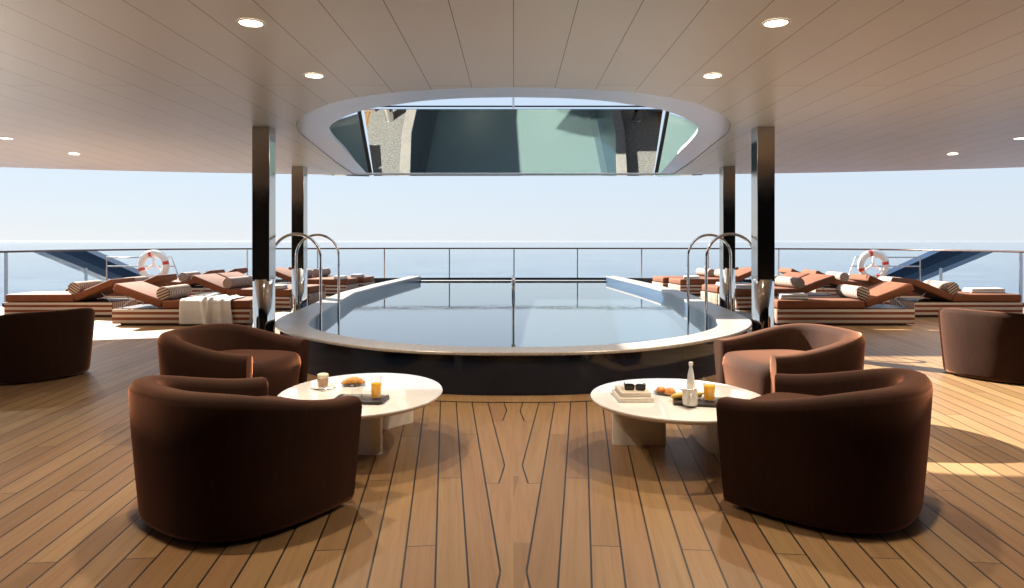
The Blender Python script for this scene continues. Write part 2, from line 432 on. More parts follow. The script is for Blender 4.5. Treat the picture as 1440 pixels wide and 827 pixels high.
def pool_water():
    n = NT('pool water'); o = n.obj()
    b = n.new('ShaderNodeBump'); b.inputs['Strength'].default_value = 0.05; b.inputs['Distance'].default_value = 0.02
    n.put(b.inputs['Height'], n.noise(n.mapping(o, (1, 1.6, 1)), 3.0, 3, 0.55))
    fr = n.schlick(0.025, b.outputs[0], 4.0)
    gl = n.new('ShaderNodeBsdfGlossy'); gl.inputs[0].default_value = (1, 1, 1, 1); gl.inputs['Roughness'].default_value = 0.0; n.t.links.new(b.outputs[0], gl.inputs['Normal'])
    rf = n.new('ShaderNodeBsdfRefraction'); rf.inputs['IOR'].default_value = 1.333; rf.inputs['Roughness'].default_value = 0.0
    rf.inputs[0].default_value = (0.90, 0.985, 0.975, 1); n.t.links.new(b.outputs[0], rf.inputs['Normal'])
    tr = n.new('ShaderNodeBsdfTransparent'); tr.inputs[0].default_value = (0.90, 0.985, 0.975, 1)
    m1 = n.new('ShaderNodeMixShader'); m1.inputs[0].default_value = 0.70
    n.t.links.new(rf.outputs[0], m1.inputs[1]); n.t.links.new(tr.outputs[0], m1.inputs[2])
    m2 = n.new('ShaderNodeMixShader'); n.t.links.new(fr, m2.inputs[0]); n.t.links.new(m1.outputs[0], m2.inputs[1]); n.t.links.new(gl.outputs[0], m2.inputs[2])
    n.t.links.new(m2.outputs[0], n.out.inputs[0])
    return n.mat
M['water'] = pool_water()

def sea_mat():
    n = NT('sea'); o = n.obj()
    a = n.noise(n.mapping(o, (0.5, 1.0, 1)), 0.045, 9, 0.72); b = n.noise(n.mapping(o, (0.6, 1.5, 1)), 0.35, 5, 0.62); c = n.noise(o, 0.006, 5); w = n.noise(n.mapping(o, (0.45, 1.0, 1)), 0.06, 10, 0.78)
    col = n.mix(n.rng(c, 0.35, 0.65, 0, 1), (0.062, 0.104, 0.165), (0.080, 0.125, 0.19))
    col = n.mix(n.rng(w, 0.44, 0.58, 0, 1), (0.028, 0.060, 0.115), col)  # ripple light and dark put into the colour, besides the bump
    n.set(color=col, rough=0.06, ior=1.333, spec=0.5)
    n.bump(n.m('ADD', n.m('MULTIPLY', a, 1.0), n.m('MULTIPLY', b, 0.22)), 0.7, 0.7)
    return n.mat
M['sea'] = sea_mat()

def lamp_mat():
    n = NT('lamp diffuser'); n.set(color=(0.9, 0.85, 0.78), emit=(1.0, 0.86, 0.66), emits=3.0); return n.mat
M['lamp'] = lamp_mat()

# ------------------------------------------------------------------ outlines
CEIL = 2.95
def zc(D):
    t = min(1.0, max(0.0, (D - 9.5) / 4.7)); return CEIL - 0.13 * t * t * (3 - 2 * t)

def roof_th(D):
    t = min(1.0, max(0.0, (D - 10.5) / 3.2)); return 0.26 - 0.225 * t * t * (3 - 2 * t)

pool_o = [(0,6.33),(.45,6.35),(.9,6.44),(1.3,6.6),(1.7,6.87),(2.1,7.22),(2.45,7.6),(2.75,8.05),(2.97,8.5),(3.12,9.0),(3.2,9.6)]
pool_i = [(0,6.66),(.42,6.69),(.84,6.79),(1.2,6.95),(1.56,7.2),(1.9,7.5),(2.18,7.83),(2.42,8.2),(2.58,8.6),(2.69,9.08),(2.77,9.65)]
pool_o = catmull(pool_o, 3) + [(3.34,11.5),(3.5,13.8),(3.4,16.5),(3.14,19.35),(3.05,20.3)]
pool_i = catmull(pool_i, 3) + [(2.97,11.5),(3.2,13.76),(3.06,16.5),(2.84,19.3),(2.75,20.25)]
PO, PIN = mirror(pool_o), mirror(pool_i)
AFT = 20.2

rail_half = [(0,22.4),(2.07,22.36),(4.14,22.2),(6.25,21.8),(8.2,21.1),(9.6,20.3),(10.5,19.3),(11.0,18.1),(11.2,16.6),(11.25,14.7)]
rail_half = catmull(rail_half, 4) + [(11.5,10.0),(11.6,4.0),(11.6,-3.4)]
RAIL = mirror(rail_half)

# ------------------------------------------------------------------ deck, sea, hull
def fill(outline, holes=()):
    polys = [[Vector((x, y, 0)) for x, y in outline]] + [[Vector((x, y, 0)) for x, y in h] for h in holes]
    tris = tessellate_polygon(polys)
    return [tuple(v) for p in polys for v in p], [tuple(t) for t in tris]

deck_out = [(x * 1.015, y + (0.14 if y > 12 else 0)) for x, y in RAIL]
deck_out[0] = (deck_out[0][0], -3.6); deck_out[-1] = (deck_out[-1][0], -3.6)
pool_hole = [(x * 0.96, y + 0.12 if y < 9 else y) for x, y in PO]
v, f = fill(deck_out, [pool_hole])
tag(MB().add(v, f).build('deck', M['teak'], smooth=0, up=True), kind='structure')
mb = MB()
n_ = len(deck_out)
mb.add([(x, y, -0.004) for x, y in deck_out] + [(x * 0.93, y - 0.9 if y > 12 else y, -10.5) for x, y in deck_out], [(i, (i+1) % n_, n_ + (i+1) % n_, n_ + i) for i in range(n_)])
tag(mb.build('hull', M['hull'], smooth=30), 'dark blue yacht hull under the teak deck', 'hull')
S = 20000.0
mb = MB()
ring0 = [(0, 0)]
radii = [30, 120, 500, 2500, 10000, S]
vs = [(0, 0, -10)]; fs = []
for r in radii:
    vs += [(r * math.cos(2*PI*k/48), r * math.sin(2*PI*k/48), -10) for k in range(48)]
for k in range(48): fs.append((0, 1 + k, 1 + (k + 1) % 48))
for i in range(len(radii) - 1):
    for k in range(48):
        a, b = 1 + i*48, 1 + (i+1)*48
        fs.append((a + k, b + k, b + (k+1) % 48, a + (k+1) % 48))
mb.add(vs, fs)
tag(mb.build('sea', M['sea'], smooth=0, up=True), kind='structure')

def haze_mat():
    n = NT('sea haze'); n.t.nodes.remove(n.p)
    v = n.new('ShaderNodeVolumePrincipled'); v.inputs['Color'].default_value = (0.42, 0.48, 0.56, 1); v.inputs['Density'].default_value = 1.5e-5
    v.inputs['Anisotropy'].default_value = 0.2
    n.t.links.new(v.outputs[0], n.out.inputs['Volume']); return n.mat
tag(MB().box(-21000, 21000, -21000, 21000, -12, 9).build('haze', haze_mat(), smooth=0), kind='stuff')

# ------------------------------------------------------------------ swimming pool
pool = thing('swimming_pool', 'long raised swimming pool with stone coping in the middle of the deck', 'swimming pool', (0, 7, 0))
def lp(pts, z): return [(x, y - 7, z) for x, y in pts]
# coping: section swept round the horseshoe
rings = []
for (xo, yo), (xi, yi) in zip(PO, PIN):
    o_, i_ = Vector((xo, yo - 7, 0)), Vector((xi, yi - 7, 0)); d = (i_ - o_)
    L = d.length; d /= L
    sec = [(0.006, .388), (0, .394), (0, .412), (0.008, .42), (L - 0.008, .42), (L, .412), (L, .385)]
    rings.append([o_ + d * a + Vector((0, 0, z)) for a, z in sec])
MB().loft(rings).build('coping', M['stone'], pool, smooth=22)
# dark side panel
rings = []
for (xo, yo), (xi, yi) in zip(PO, PIN):
    o_, i_ = Vector((xo, yo - 7, 0)), Vector((xi, yi - 7, 0)); d = (i_ - o_).normalized()
    p = o_ + d * 0.06; q = o_ + d * 0.13
    rings.append([p + Vector((0,0,0.03)), p + Vector((0,0,.387)), q + Vector((0,0,.387)), q + Vector((0,0,-.3))])
MB().loft(rings).build('side_panel', M['navy'], pool, smooth=50)
# basin
n_ = len(PIN)
inner = [(x, y) for x, y in PIN]
mb = MB(); zb = -2.6
top = [(x, y - 7, .386) for x, y in inner]; bot = [(x, y - 7, zb) for x, y in inner]
mb.add(top + bot, [(i, i+1, n_+i+1, n_+i) for i in range(n_-1)], 0)
xa = 2.75
mb.box(-xa - .3, xa + .3, AFT + .05 - 7, AFT + .35 - 7, zb, .262, 0)
v, f = fill(inner)
mb.add([(x, y - 7, zb) for x, y, _ in v], f, 1)
mb.build('basin', [M['pool_wall'], M['pool_floor']], pool, smooth=30, fix=False)
MB().rbox(-2.76, 2.76, AFT + .0 - 7, AFT + .40 - 7, .264, .284, .006, 2).build('overflow_edge', M['plate'], pool)
MB().box(-3.05, 3.05, AFT + .352 - 7, AFT + .42 - 7, 0.0, .262).build('end_panel', M['navy'], pool, smooth=0)
# water surface
wat = [(x * 1.002, y) for x, y in inner]
wv, wf = fill(wat)
wb = MB().add([(x, y - 7, 0.25) for x, y, _ in wv], wf).build('pool_water', M['water'], smooth=0, loc=(0, 7, 0), up=True)
tag(wb, kind='structure')
# stone apron along both sides of the pool
for s_ in (-1, 1):
    ap = [(s_ * x, y) for x, y in pool_o if y > 11.4]
    rr = [[Vector((x - s_ * .2, y, .005)), Vector((x + s_ * 1.25, y, .005))] for x, y in ap]
    tag(MB().loft(rr, closed=False, cap=False).build('pool_apron', M['slate'], smooth=0, up=True), kind='structure')
# teak margin round the foot of the pool and its caulking
def margin(name, mat, d0, d1, z):
    rr = []
    PM = [p for p in PO if p[1] < 11.6]
    for i, (x, y) in enumerate(PM):
        a = Vector(PM[max(i-1,0)]); b = Vector(PM[min(i+1,len(PM)-1)]); t = (b - a).normalized(); nrm = Vector((-t.y, t.x)) * -1
        if i == 0 or i == len(PO)-1: pass
        p = Vector((x, y))
        # outward = away from pool centre
        if nrm.dot(p - Vector((0, 12))) < 0: nrm = -nrm
        rr.append([(p + nrm * d0).to_3d() + Vector((0,0,z)), (p + nrm * d1).to_3d() + Vector((0,0,z))])
    return MB().loft(rr, closed=False, cap=False).build(name, mat, smooth=0, up=True)
tag(margin('deck_caulk_line', M['caulk'], -0.15, 0.205, 0.003), kind='structure')
tag(margin('deck_margin_board', M['margin'], -0.15, 0.195, 0.006), kind='structure')

# ------------------------------------------------------------------ pool ladder handrails and water spout
def arch(sign, D, w, label):
    X0, X1 = 3.45 if D < 10 else 3.52, 2.75 if D < 10 else 2.83
    t = thing('pool_handrail', label, 'handrail', (sign * X0, D, 0), 0, 'arched chrome handrails of the pool')
    R = (X0 - X1) / 2; zt = 1.555 - R
    pts = [(0, 0, 0.004), (0, 0, 0.5), (0, 0, zt)]
    pts += [(-sign * (R - R * math.cos(a)), 0, zt + R * math.sin(a)) for a in (PI * k / 24 for k in range(1, 24))]
    pts += [(-sign * 2 * R, 0, zt), (-sign * 2 * R, 0, 0.4), (-sign * 2 * R, 0, -0.75)]
    MB().tube(pts, 0.0205, 14).build('tube', M['chrome'], t, smooth=50)
    MB().lathe([(0.024, 1.05), (0.024, 1.07)], 16, (-sign * 2 * R, 0, 0)).build('collar', M['steel'], t)
    MB().lathe([(0.05, 0.0), (0.05, 0.008), (0.026, 0.014), (0.026, 0.03)], 20).build('foot_flange', M['chrome'], t)
arch(-1, 9.74, .7, 'nearer chrome arched handrail on the left side of the pool')
arch(-1, 11.06, .7, 'farther chrome arched handrail on the left side of the pool')
arch(1, 9.74, .7, 'nearer chrome arched handrail on the right side of the pool')
arch(1, 11.06, .7, 'farther chrome arched handrail on the right side of the pool')

t = thing('water_spout', 'slim chrome water spout standing in the middle of the pool', 'spout', (0, 11.3, 0.25))
pts = [(0, 0, -1.6), (0, 0, 0.0), (0, 0, 0.46), (0, -0.01, 0.54), (0, -0.05, 0.605), (0, -0.11, 0.62), (0, -0.16, 0.59), (0, -0.18, 0.53)]
MB().tube(catmull([Vector(p) for p in pts], 4), 0.028, 14).build('pipe', M['chrome'], t, smooth=50)
MB().tube([(0, -0.18, 0.535), (0, -0.185, 0.49)], 0.032, 16).build('nozzle', M['steel'], t, smooth=50)

# ------------------------------------------------------------------ roof with its opening
hole_half = [(0,6.65),(.45,6.68),(.86,6.77),(1.23,6.89),(1.61,7.11),(2.0,7.44),(2.35,7.91),(2.63,8.36),(2.80,8.8),(2.95,9.35),(3.02,9.9),(3.09,10.7)]
lip_half  = [(0,7.25),(.5,7.29),(.95,7.42),(1.27,7.61),(1.69,7.90),(2.02,8.3),(2.26,8.7),(2.43,9.05),(2.55,9.45),(2.64,9.95),(2.70,10.5),(2.75,11.2)]
HO = mirror(catmull(hole_half, 3) + [(3.19,12.1),(3.28,14.0)])
HI = mirror(catmull(lip_half, 3) + [(2.86,12.4),(2.98,13.86)])
roof_half = [(x, 14.2 - 0.0146 * x * x) for x in [0, 1, 2, 3, 4, 5, 6, 7, 8, 9, 10, 11, 11.7]] + [(11.75, 8.0), (11.75, -3.6)]
RF = mirror(roof_half)
v, f = fill(RF, [HO])
bm = bmesh.new()
bv = [bm.verts.new(p) for p in v]
for t_ in f:
    try: bm.faces.new([bv[i] for i in t_])
    except ValueError: pass
for D in (9.5, 10.4, 11.3, 12.0, 12.7, 13.4):
    bmesh.ops.bisect_plane(bm, geom=bm.verts[:] + bm.edges[:] + bm.faces[:], plane_co=(0, D, 0), plane_no=(0, 1, 0))
bmesh.ops.recalc_face_normals(bm, faces=bm.faces)
ret = bmesh.ops.extrude_face_region(bm, geom=bm.faces[:])
upv = set(e for e in ret['geom'] if isinstance(e, bmesh.types.BMVert))
for vv in bm.verts:
    vv.co.z = zc(vv.co.y) + (roof_th(vv.co.y) if vv in upv else 0.0)
bmesh.ops.recalc_face_normals(bm, faces=bm.faces)
mb = MB(); mb.addbm(bm)
# faces: bottom = ceiling, the rest = roof paint
for i, fc in enumerate(mb.f):
    zs = [mb.v[j][2] - zc(mb.v[j][1]) for j in fc]
    mb.m[i] = 0 if max(zs) < 0.01 else 1
roof = thing('roof', 'broad deck roof with panelled ceiling and a rounded opening above the pool', 'roof', (0, 0, 0))
mb.build('ceiling', [M['ceiling'], M['roof']], roof, smooth=0)
rings = []
for (xo, yo), (xi, yi) in zip(HO, HI):
    o_, i_ = Vector((xo, yo, 0)), Vector((xi, yi, 0)); d = (o_ - i_).normalized()
    zo, zi = zc(yo) + 0.012, zc(min(yi, 14.2)) + 0.03
    if yo > 13: zi = zc(yi) + 0.004
    a = o_ - d * 0.013
    rings.append([Vector((a.x, a.y, zo)), Vector((i_.x, i_.y, zi)), Vector((i_.x, i_.y, zi + (0.05 if yo < 12 else 0.012))), Vector((a.x, a.y, zo + (0.12 if yo < 12 else 0.02)))])
mb = MB().loft(rings, loop=True)
mb.build('opening_trim', M['trim'], roof, smooth=40)
gap = []
for (xo, yo), (xi, yi) in zip(HO, HI):
    o_, i_ = Vector((xo, yo, 0)), Vector((xi, yi, 0)); d = (o_ - i_).normalized(); z = zc(yo) + 0.016
    p, q = o_ + d * .02, o_ - d * .03
    gap.append([Vector((p.x, p.y, z)), Vector((q.x, q.y, z)), Vector((q.x, q.y, z + .004)), Vector((p.x, p.y, z + .004))])
MB().loft(gap, loop=True).build('shadow_gap', M['black'], roof, smooth=0)

# mirror panel above the opening, its posts and wings
hood = thing('mirror_hood', 'slanting dark mirror panels above the ceiling opening reflecting the pool', 'mirror panel', (0, 17.3, 3.14))
def slab(name, quad, th, mat, parent):
    q = [Vector(p) for p in quad]; nrm = (q[1] - q[0]).cross(q[3] - q[0]).normalized() * th
    return MB().add(q + [p + nrm for p in q], ((0,1,2,3),(7,6,5,4),(0,4,5,1),(1,5,6,2),(2,6,7,3),(3,7,4,0))).build(name, mat, parent, smooth=0)
slab('centre_panel', [(-3.545, .02, -.03), (-3.60, -.86, 1.49), (3.60, -.86, 1.49), (3.545, .02, -.03)], .05, M['mirror'], hood)
for s in (-1, 1):
    MB().tube([(s * 3.615, .0, .0), (s * 3.735, -.92, 1.62)], .05, 8).build('post', M['black'], hood)
    q = [(s * 3.66, .02, -.03), (s * 3.77, -.80, 1.40), (s * 4.78, -.95, 1.05), (s * 4.70, -.335, -.03)]
    if s > 0: q = q[::-1]
    slab('side_wing', q, .04, M['mirror'], hood)
ur = thing('upper_rail', 'thin dark guard rail with one grey post seen through the ceiling opening', 'railing', (0, 16.6, 4.6))
MB().tube([(-4.6, 1.6, .45), (4.6, 1.6, .45)], .022, 10).build('handrail', M['navy'], ur)
MB().box(-.022, .022, -.15, -.10, .02, .75).build('post', M['steel'], ur, smooth=0)
for s in (-1, 1):
    MB().tube([(s * 4.6, 1.6, .45), (s * 4.6, .9, -1.2)], .022, 10).build('stay', M['navy'], ur)
# hardtop added unseen one deck higher; its opening trims the sun patch below
blocker = thing('sun_blocker', 'pale hardtop added out of view above the ceiling opening to shape the sunlight', 'sun blocker', (0, 13, 6.0))
o4 = [(-10, -17), (10, -17), (10, 4.2), (-10, 4.2)]
h4 = [(-5.3, -5.5), (4.6, -5.5), (4.6, 1.95), (-5.3, 1.95)]
v, f = fill(o4, [h4])
bm = bmesh.new(); bv = [bm.verts.new(p) for p in v]
for t_ in f: bm.faces.new([bv[i] for i in t_])
ret = bmesh.ops.extrude_face_region(bm, geom=bm.faces[:])
for e in ret['geom']:
    if isinstance(e, bmesh.types.BMVert): e.co.z += .22
MB().addbm(bm).build('frame', M['roof'], blocker, smooth=0)
for s in (-1, 1):
    for y in (-16, -5, 2.6):
        if y < 0: MB().box(s * 9.4 - .12, s * 9.4 + .12, y - .12, y + .12, -2.79, 0).build('pillar', M['roof'], blocker, smooth=0)

# saloon wall behind the viewer
sw = thing('saloon_wall', 'dark tinted glass saloon wall closing the deck behind the viewpoint', 'wall', (0, -1.2, 0))
MB().box(-11.7, 11.7, -.08, .0, 0, 2.94).build('glass', M['saloon'], sw, smooth=0)
for k in range(9):
    MB().box(-11.6 + k * 2.9 - .05, -11.6 + k * 2.9 + .05, .002, .06, 0, 2.94).build('mullion', M['black'], sw, smooth=0)

# ------------------------------------------------------------------ columns
def column(x, D, label):
    t = thing('column', label, 'column', (x, D, 0), 0, 'square bronze columns under the roof')
    h = zc(D)
    MB().rbox(-.115, .115, -.115, .115, .93, h + .01, .004, 1).build('shaft', M['bronze'], t, smooth=0)
    n = 40
    MB().lathe([(.150, .0), (.150, .012), (.141, .02), (.141, .945), (.138, .95), (.05, .95)], n).build('chrome_sleeve', M['chrome'], t, smooth=40)
column(-3.30, 9.03, 'left front bronze column with chrome foot beside the pool')
column(3.30, 9.03, 'right front bronze column with chrome foot beside the pool')
column(-4.02, 12.83, 'left rear bronze column with chrome foot farther aft')
column(4.02, 12.83, 'right rear bronze column with chrome foot farther aft')

# ------------------------------------------------------------------ stern railing
rl = thing('glass_railing', 'curved stern railing of clear glass panes under a dark handrail', 'railing', (0, 22.4, 0))
def rpt(x, y, z): return (x, y - 22.4, z)
vis = [(x, y) for x, y in RAIL if y > -3.3]
MB().tube([rpt(x, y, 1.22) for x, y in vis], 0.024, 10).build('handrail', simple('dark bronze handrail', (0.11, 0.07, 0.055), 0.22, 0.7), rl, smooth=50)
low = [(x, y) for x, y in RAIL if abs(x) < 8.6 and y > 20]
rings = [[Vector(rpt(x, y, 0.0)), Vector(rpt(x, y, .26)), Vector(rpt(x, y + .1, .26)), Vector(rpt(x, y + .1, 0.0))] for x, y in low]
MB().loft(rings).build('bulwark', M['navy'], rl, smooth=40)
def on_rail(px):
    """point of the rail seen at photo column px"""
    best = None
    for (x0, y0), (x1, y1) in zip(vis, vis[1:]):
        for k in range(20):
            x, y = x0 + (x1 - x0) * k / 20, y0 + (y1 - y0) * k / 20
            if y < 13: continue
            e = abs(CX + F * x / y - px)
            if best is None or e < best[0]: best = (e, x, y)
    return best[1], best[2]
posts = [8, 121, 348, 447, 541, 632, 723, 812, 902, 996, 1095, 1323, 1436]
for px in posts:
    x, y = on_rail(px)
    z0 = .26 if abs(x) < 8.6 and y > 20 else 0.0
    wd = .018 if z0 else .034
    MB().box(x - wd, x + wd, y - 22.4 - .012, y - 22.4 + .012, z0, 0.76 if px in (121, 1323) else 1.20).build('post', M['steel'], rl, smooth=0)
    if not z0: MB().box(x - .05, x + .05, y - 22.4 - .05, y - 22.4 + .05, 0, .09).build('post_foot', M['black'], rl, smooth=0)
for px, qx in zip(posts[:-1], posts[1:]):
    (x0, y0), (x1, y1) = on_rail(px), on_rail(qx)
    seg = [(x0, y0)] + [(x, y) for x, y in vis if min(x0, x1) + .05 < x < max(x0, x1) - .05 and y > 14] + [(x1, y1)]
    if abs(x0) > 11 and abs(x1) > 11: seg = [(x0, y0), (x1, y1)]
    zz = .27 if max(abs(x0), abs(x1)) < 8.6 else .06
    rings = [[Vector(rpt(x, y - .006, zz)), Vector(rpt(x, y - .006, 1.19)), Vector(rpt(x, y + .006, 1.19)), Vector(rpt(x, y + .006, zz))] for x, y in seg]
    MB().loft(rings).build('pane', M['pane'], rl, smooth=30)

# blue hull wings outside the rail, boarding rails and life rings
for s in (-1, 1):
    side = 'left' if s < 0 else 'right'
    wg = thing('hull_wing', f'dark blue slanting hull wing rising outside the {side} of the rail', 'hull wing', (s * 11.0, 20.2, 0))
    def X_(px, D): return (px - CX) / F * D
    D0 = 20.2
    top = [(45, 353), (120, 353), (194, 387), (118, 387)]
    def wp(px, py, D):
        x = (px - CX) / F * D; z = EYE - (py - CY) / F * D
        return Vector((-s * x - s * 11.0 if s > 0 else x + 11.0, D - 20.2, z))
    # three long faces: broad blue upper face, black web below it, grey-blue under face
    A = [wp(45, 354, 20.9), wp(60, 353.5, 20.2), wp(84, 353, 19.9), wp(121, 353, 19.75)]
    B = [wp(150, 397, 20.9), wp(166, 397, 20.2), wp(176, 391, 19.9), wp(206, 391, 19.75)]
    A2 = [p + Vector((0, .5, 0)) for p in A]; B2 = [p + Vector((0, .5, 0)) for p in B]
    mb = MB()
    ring1 = A + A2[::-1]; ring2 = B + B2[::-1]
    mb.loft([ring1, ring2])
    mb.build('beam', M['strut'], wg, smooth=0)
    # boarding rail
    br = thing('boarding_rail', f'low grey tubular boarding rail near the {side} end of the stern', 'handrail', (s * 9.5, 17.6, 0))
    def bp(px, z, D=17.6): return (s * (-(px - CX) / F * D) - s * 9.5, D - 17.6, z)
    z1 = EYE - (362 - CY) / F * 17.6; z2 = EYE - (374.5 - CY) / F * 17.6
    MB().tube([bp(150, .0), bp(150, z1), bp(241, z1), bp(262, .0)], .02, 10).build('frame', M['steel'], br, smooth=60)
    MB().tube([bp(150, z2), bp(247, z2)], .016, 10).build('cross_bar', M['steel'], br)
    ctr = bp(216, EYE - (372 - CY) / F * 17.45, 17.45)
    for ang in (90, 215, 325):
        a = math.radians(ang); MB().tube([ctr, (ctr[0] + .34 * math.cos(a), ctr[1], ctr[2] + .34 * math.sin(a))], .028, 8).build('bracket_arm', M['white'], br)
    lr = thing('life_ring', f'white life ring with red bands hung on the {side} boarding rail', 'life ring',
               (s * (-(216 - CX) / F * 17.3), 17.3, EYE - (373.5 - CY) / F * 17.3), 0, 'life rings on the boarding rails')
    R0, r0 = .312, .072
    MB().tube([(R0 * math.cos(a), 0, R0 * math.sin(a)) for a in (2 * PI * k / 48 for k in range(48))], r0, 16, loop=True).build('ring', M['white'], lr, smooth=60)
    for ang in (12, 104, 198, 290):
        MB().tube([(R0 * math.cos(math.radians(ang + d)), 0, R0 * math.sin(math.radians(ang + d))) for d in (-7, -3.5, 0, 3.5, 7)], r0 + .004, 16).build('band', M['red'], lr, smooth=60)
    rope = []
    for k in range(49):
        a = 2 * PI * k / 48; rr = R0 + r0 + .012 + .015 * abs(math.sin(2 * (a - math.radians(12))))
        rope.append((rr * math.cos(a), -.01, rr * math.sin(a)))
    MB().tube(rope[:-1], .007, 6, loop=True).build('rope', M['towel'], lr, smooth=60)

# ------------------------------------------------------------------ downlights
def downlight(x, D, label, power=8.0):
    t = thing('downlight', label, 'downlight', (x, D, zc(D)), 0, 'recessed round downlights in the ceiling')
    MB().lathe([(.092, -.001), (.092, -.008), (.078, -.008), (.074, -.004)], 32, cap=False).build('bezel', M['socket'], t)
    MB().lathe([(.075, -.005), (.001, -.005)], 32, cap=False).build('diffuser', M['lamp'], t, smooth=0)
    l = bpy.data.lights.new('downlight_lamp', 'AREA'); l.shape = 'DISK'; l.size = 0.12; l.energy = power; l.color = (1.0, 0.80, 0.58)
    l.spread = math.radians(140)
    o = bpy.data.objects.new('downlight_lamp', l); COL.objects.link(o); o.parent = t; o.location = (0, 0, -.02)
DL = [(-1.8, 4.68, 'nearer lit downlight in the ceiling left of the centre line'), (1.8, 4.68, 'nearer lit downlight in the ceiling right of the centre line'),
      (-1.8, 6.17, 'lit downlight close to the left front edge of the ceiling opening'), (1.8, 6.17, 'lit downlight close to the right front edge of the ceiling opening'),
      (-7.35, 9.9, 'outermost lit downlight at the left border of the photo'), (7.35, 9.9, 'outermost lit downlight at the right border of the photo'),
      (-7.3, 11.35, 'small lit downlight near the left stern edge of the ceiling'), (7.3, 11.35, 'small lit downlight near the right stern edge of the ceiling'),
      (-1.8, 3.19, 'lit downlight above the left foreground armchair'), (1.8, 3.19, 'lit downlight above the right foreground armchair')]
for x, D, lab in DL: downlight(x, D, lab)

# ------------------------------------------------------------------ armchairs
CH_A, CH_B, CH_F = 0.542, 0.525, 0.40
def chair_path():
    pts = []
    for k in range(8): y = CH_F * (1 - k / 8); pts.append((CH_A - .045 * (y / CH_F) ** 2, y))
    nn = 2.5
    for k in range(37):
        a = PI * k / 36; c, s = math.cos(a), math.sin(a)
        pts.append((CH_A * math.copysign(abs(c) ** (2 / nn), c), -CH_B * abs(s) ** (2 / nn)))
    for k in range(1, 9): y = CH_F * k / 8; pts.append((-CH_A + .045 * (y / CH_F) ** 2, y))
    return pts
def make_chair(name, label, loc, rz, group):
    t = thing(name, label, 'armchair', loc, rz, group)
    P = chair_path(); n = len(P); secs = []
    for i, (x, y) in enumerate(P):
        a, b = Vector(P[max(i-1, 0)]), Vector(P[min(i+1, n-1)]); tn = (b - a).normalized()
        inw = Vector((tn.y, -tn.x)); p = Vector((x, y))
        u = (CH_F - y) / (CH_F + CH_B); u = max(0, min(1, u)); u = u * u * (3 - 2 * u)
        h = .595 + .135 * u
        prof = [(.03, .022), (.006, .032), (0, .06), (0, .25), (0, .45), (0, h - .055), (.007, h - .028), (.024, h - .008), (.05, h), (.095, h), (.121, h - .008), (.138, h - .028), (.145, h - .055), (.145, .3), (.145, .06)]
        ring = []
        for d, z in prof:
            s = .905 + .095 * min(1, z / .62) ** .9
            q = p + inw * d
            ring.append(Vector((q.x * s, q.y * s + .01 * (1 - s), z)))
        secs.append(ring)
    def endcap(ring, dirv):
        c = sum(ring, Vector()) / len(ring); out = []
        for sh, k in ((.006, .985), (.016, .93)):
            nr = []
            for q in ring:
                e = Vector((c.x + (q.x - c.x) * k, c.y + (q.y - c.y) * k, c.z + (q.z - c.z) * (1 - (1 - k) * .25)))
                nr.append(e + dirv * sh)
            out.append(nr)
        return out
    e0 = endcap(secs[0], Vector((0, 1, 0))); e1 = endcap(secs[-1], Vector((0, 1, 0)))
    secs = e0[::-1] + secs + e1
    MB().loft(secs).build('shell', M['velvet'], t, smooth=60)
    # seat cushion: fills the shell, rounded front edge
    out = []
    a_, b_ = CH_A - .135, CH_B - .135
    for k in range(25):
        a = PI + PI * k / 24; c, s = math.cos(a), math.sin(a)
        out.append((a_ * math.copysign(abs(c) ** .8, c), -b_ * abs(s) ** .8))
    xf = a_ - .015
    yf = CH_F + .035
    out += [(a_ , .2), (xf, yf - .10), (xf - .035, yf - .03), (xf - .12, yf), (0, yf + .035), (-xf + .12, yf), (-xf + .035, yf - .03), (-xf, yf - .10), (-a_, .2)]
    rr = []
    for z, k in ((.03, .93), (.04, .95), (.30, .97), (.40, .985), (.445, .975), (.478, .945), (.497, .90), (.508, .82), (.522, .6), (.532, .3), (.536, .02)):
        rr.append([Vector((x * k * (.93 + .07 * min(1, z / .4)), y * k * (.94 + .06 * min(1, z / .4)), z)) for x, y in out])
    MB().loft(rr).build('seat_cushion', M['velvet'], t, smooth=60)
    pr = [Vector((x * .76, y * .76, 0)) for x, y in P]
    MB().loft([pr, [q + Vector((0, 0, .03)) for q in pr]]).build('plinth', M['black'], t, smooth=60)
    return t
def face(dx, dy): return math.atan2(-dx, dy)
G = 'rust velvet barrel armchairs'
CH = [('big dark barrel armchair in the left foreground, back to the viewer', (-1.47, 3.73, 0), face(.60, .80)),
      ('big dark barrel armchair in the right foreground, back to the viewer', (1.73, 3.83, 0), face(-.77, .64)),
      ('shaded barrel armchair between the left foreground chair and the pool', (-2.29, 5.62, 0), face(.98, -.19)),
      ('sunlit barrel armchair between the right foreground chair and the pool', (2.26, 5.62, 0), face(-.98, -.19)),
      ('barrel armchair cut by the left border of the photo', (-5.17, 7.35, 0), face(-.85, .5)),
      ('barrel armchair cut by the right border of the photo', (5.24, 7.35, 0), face(.85, .5))]
c0 = None
for lab, loc, rz in CH:
    if c0 is None: c0 = make_chair('barrel_armchair', lab, loc, rz, G); continue
    c = copy_tree(c0); c.location = loc; c.rotation_euler = (0, 0, rz); c['label'] = lab

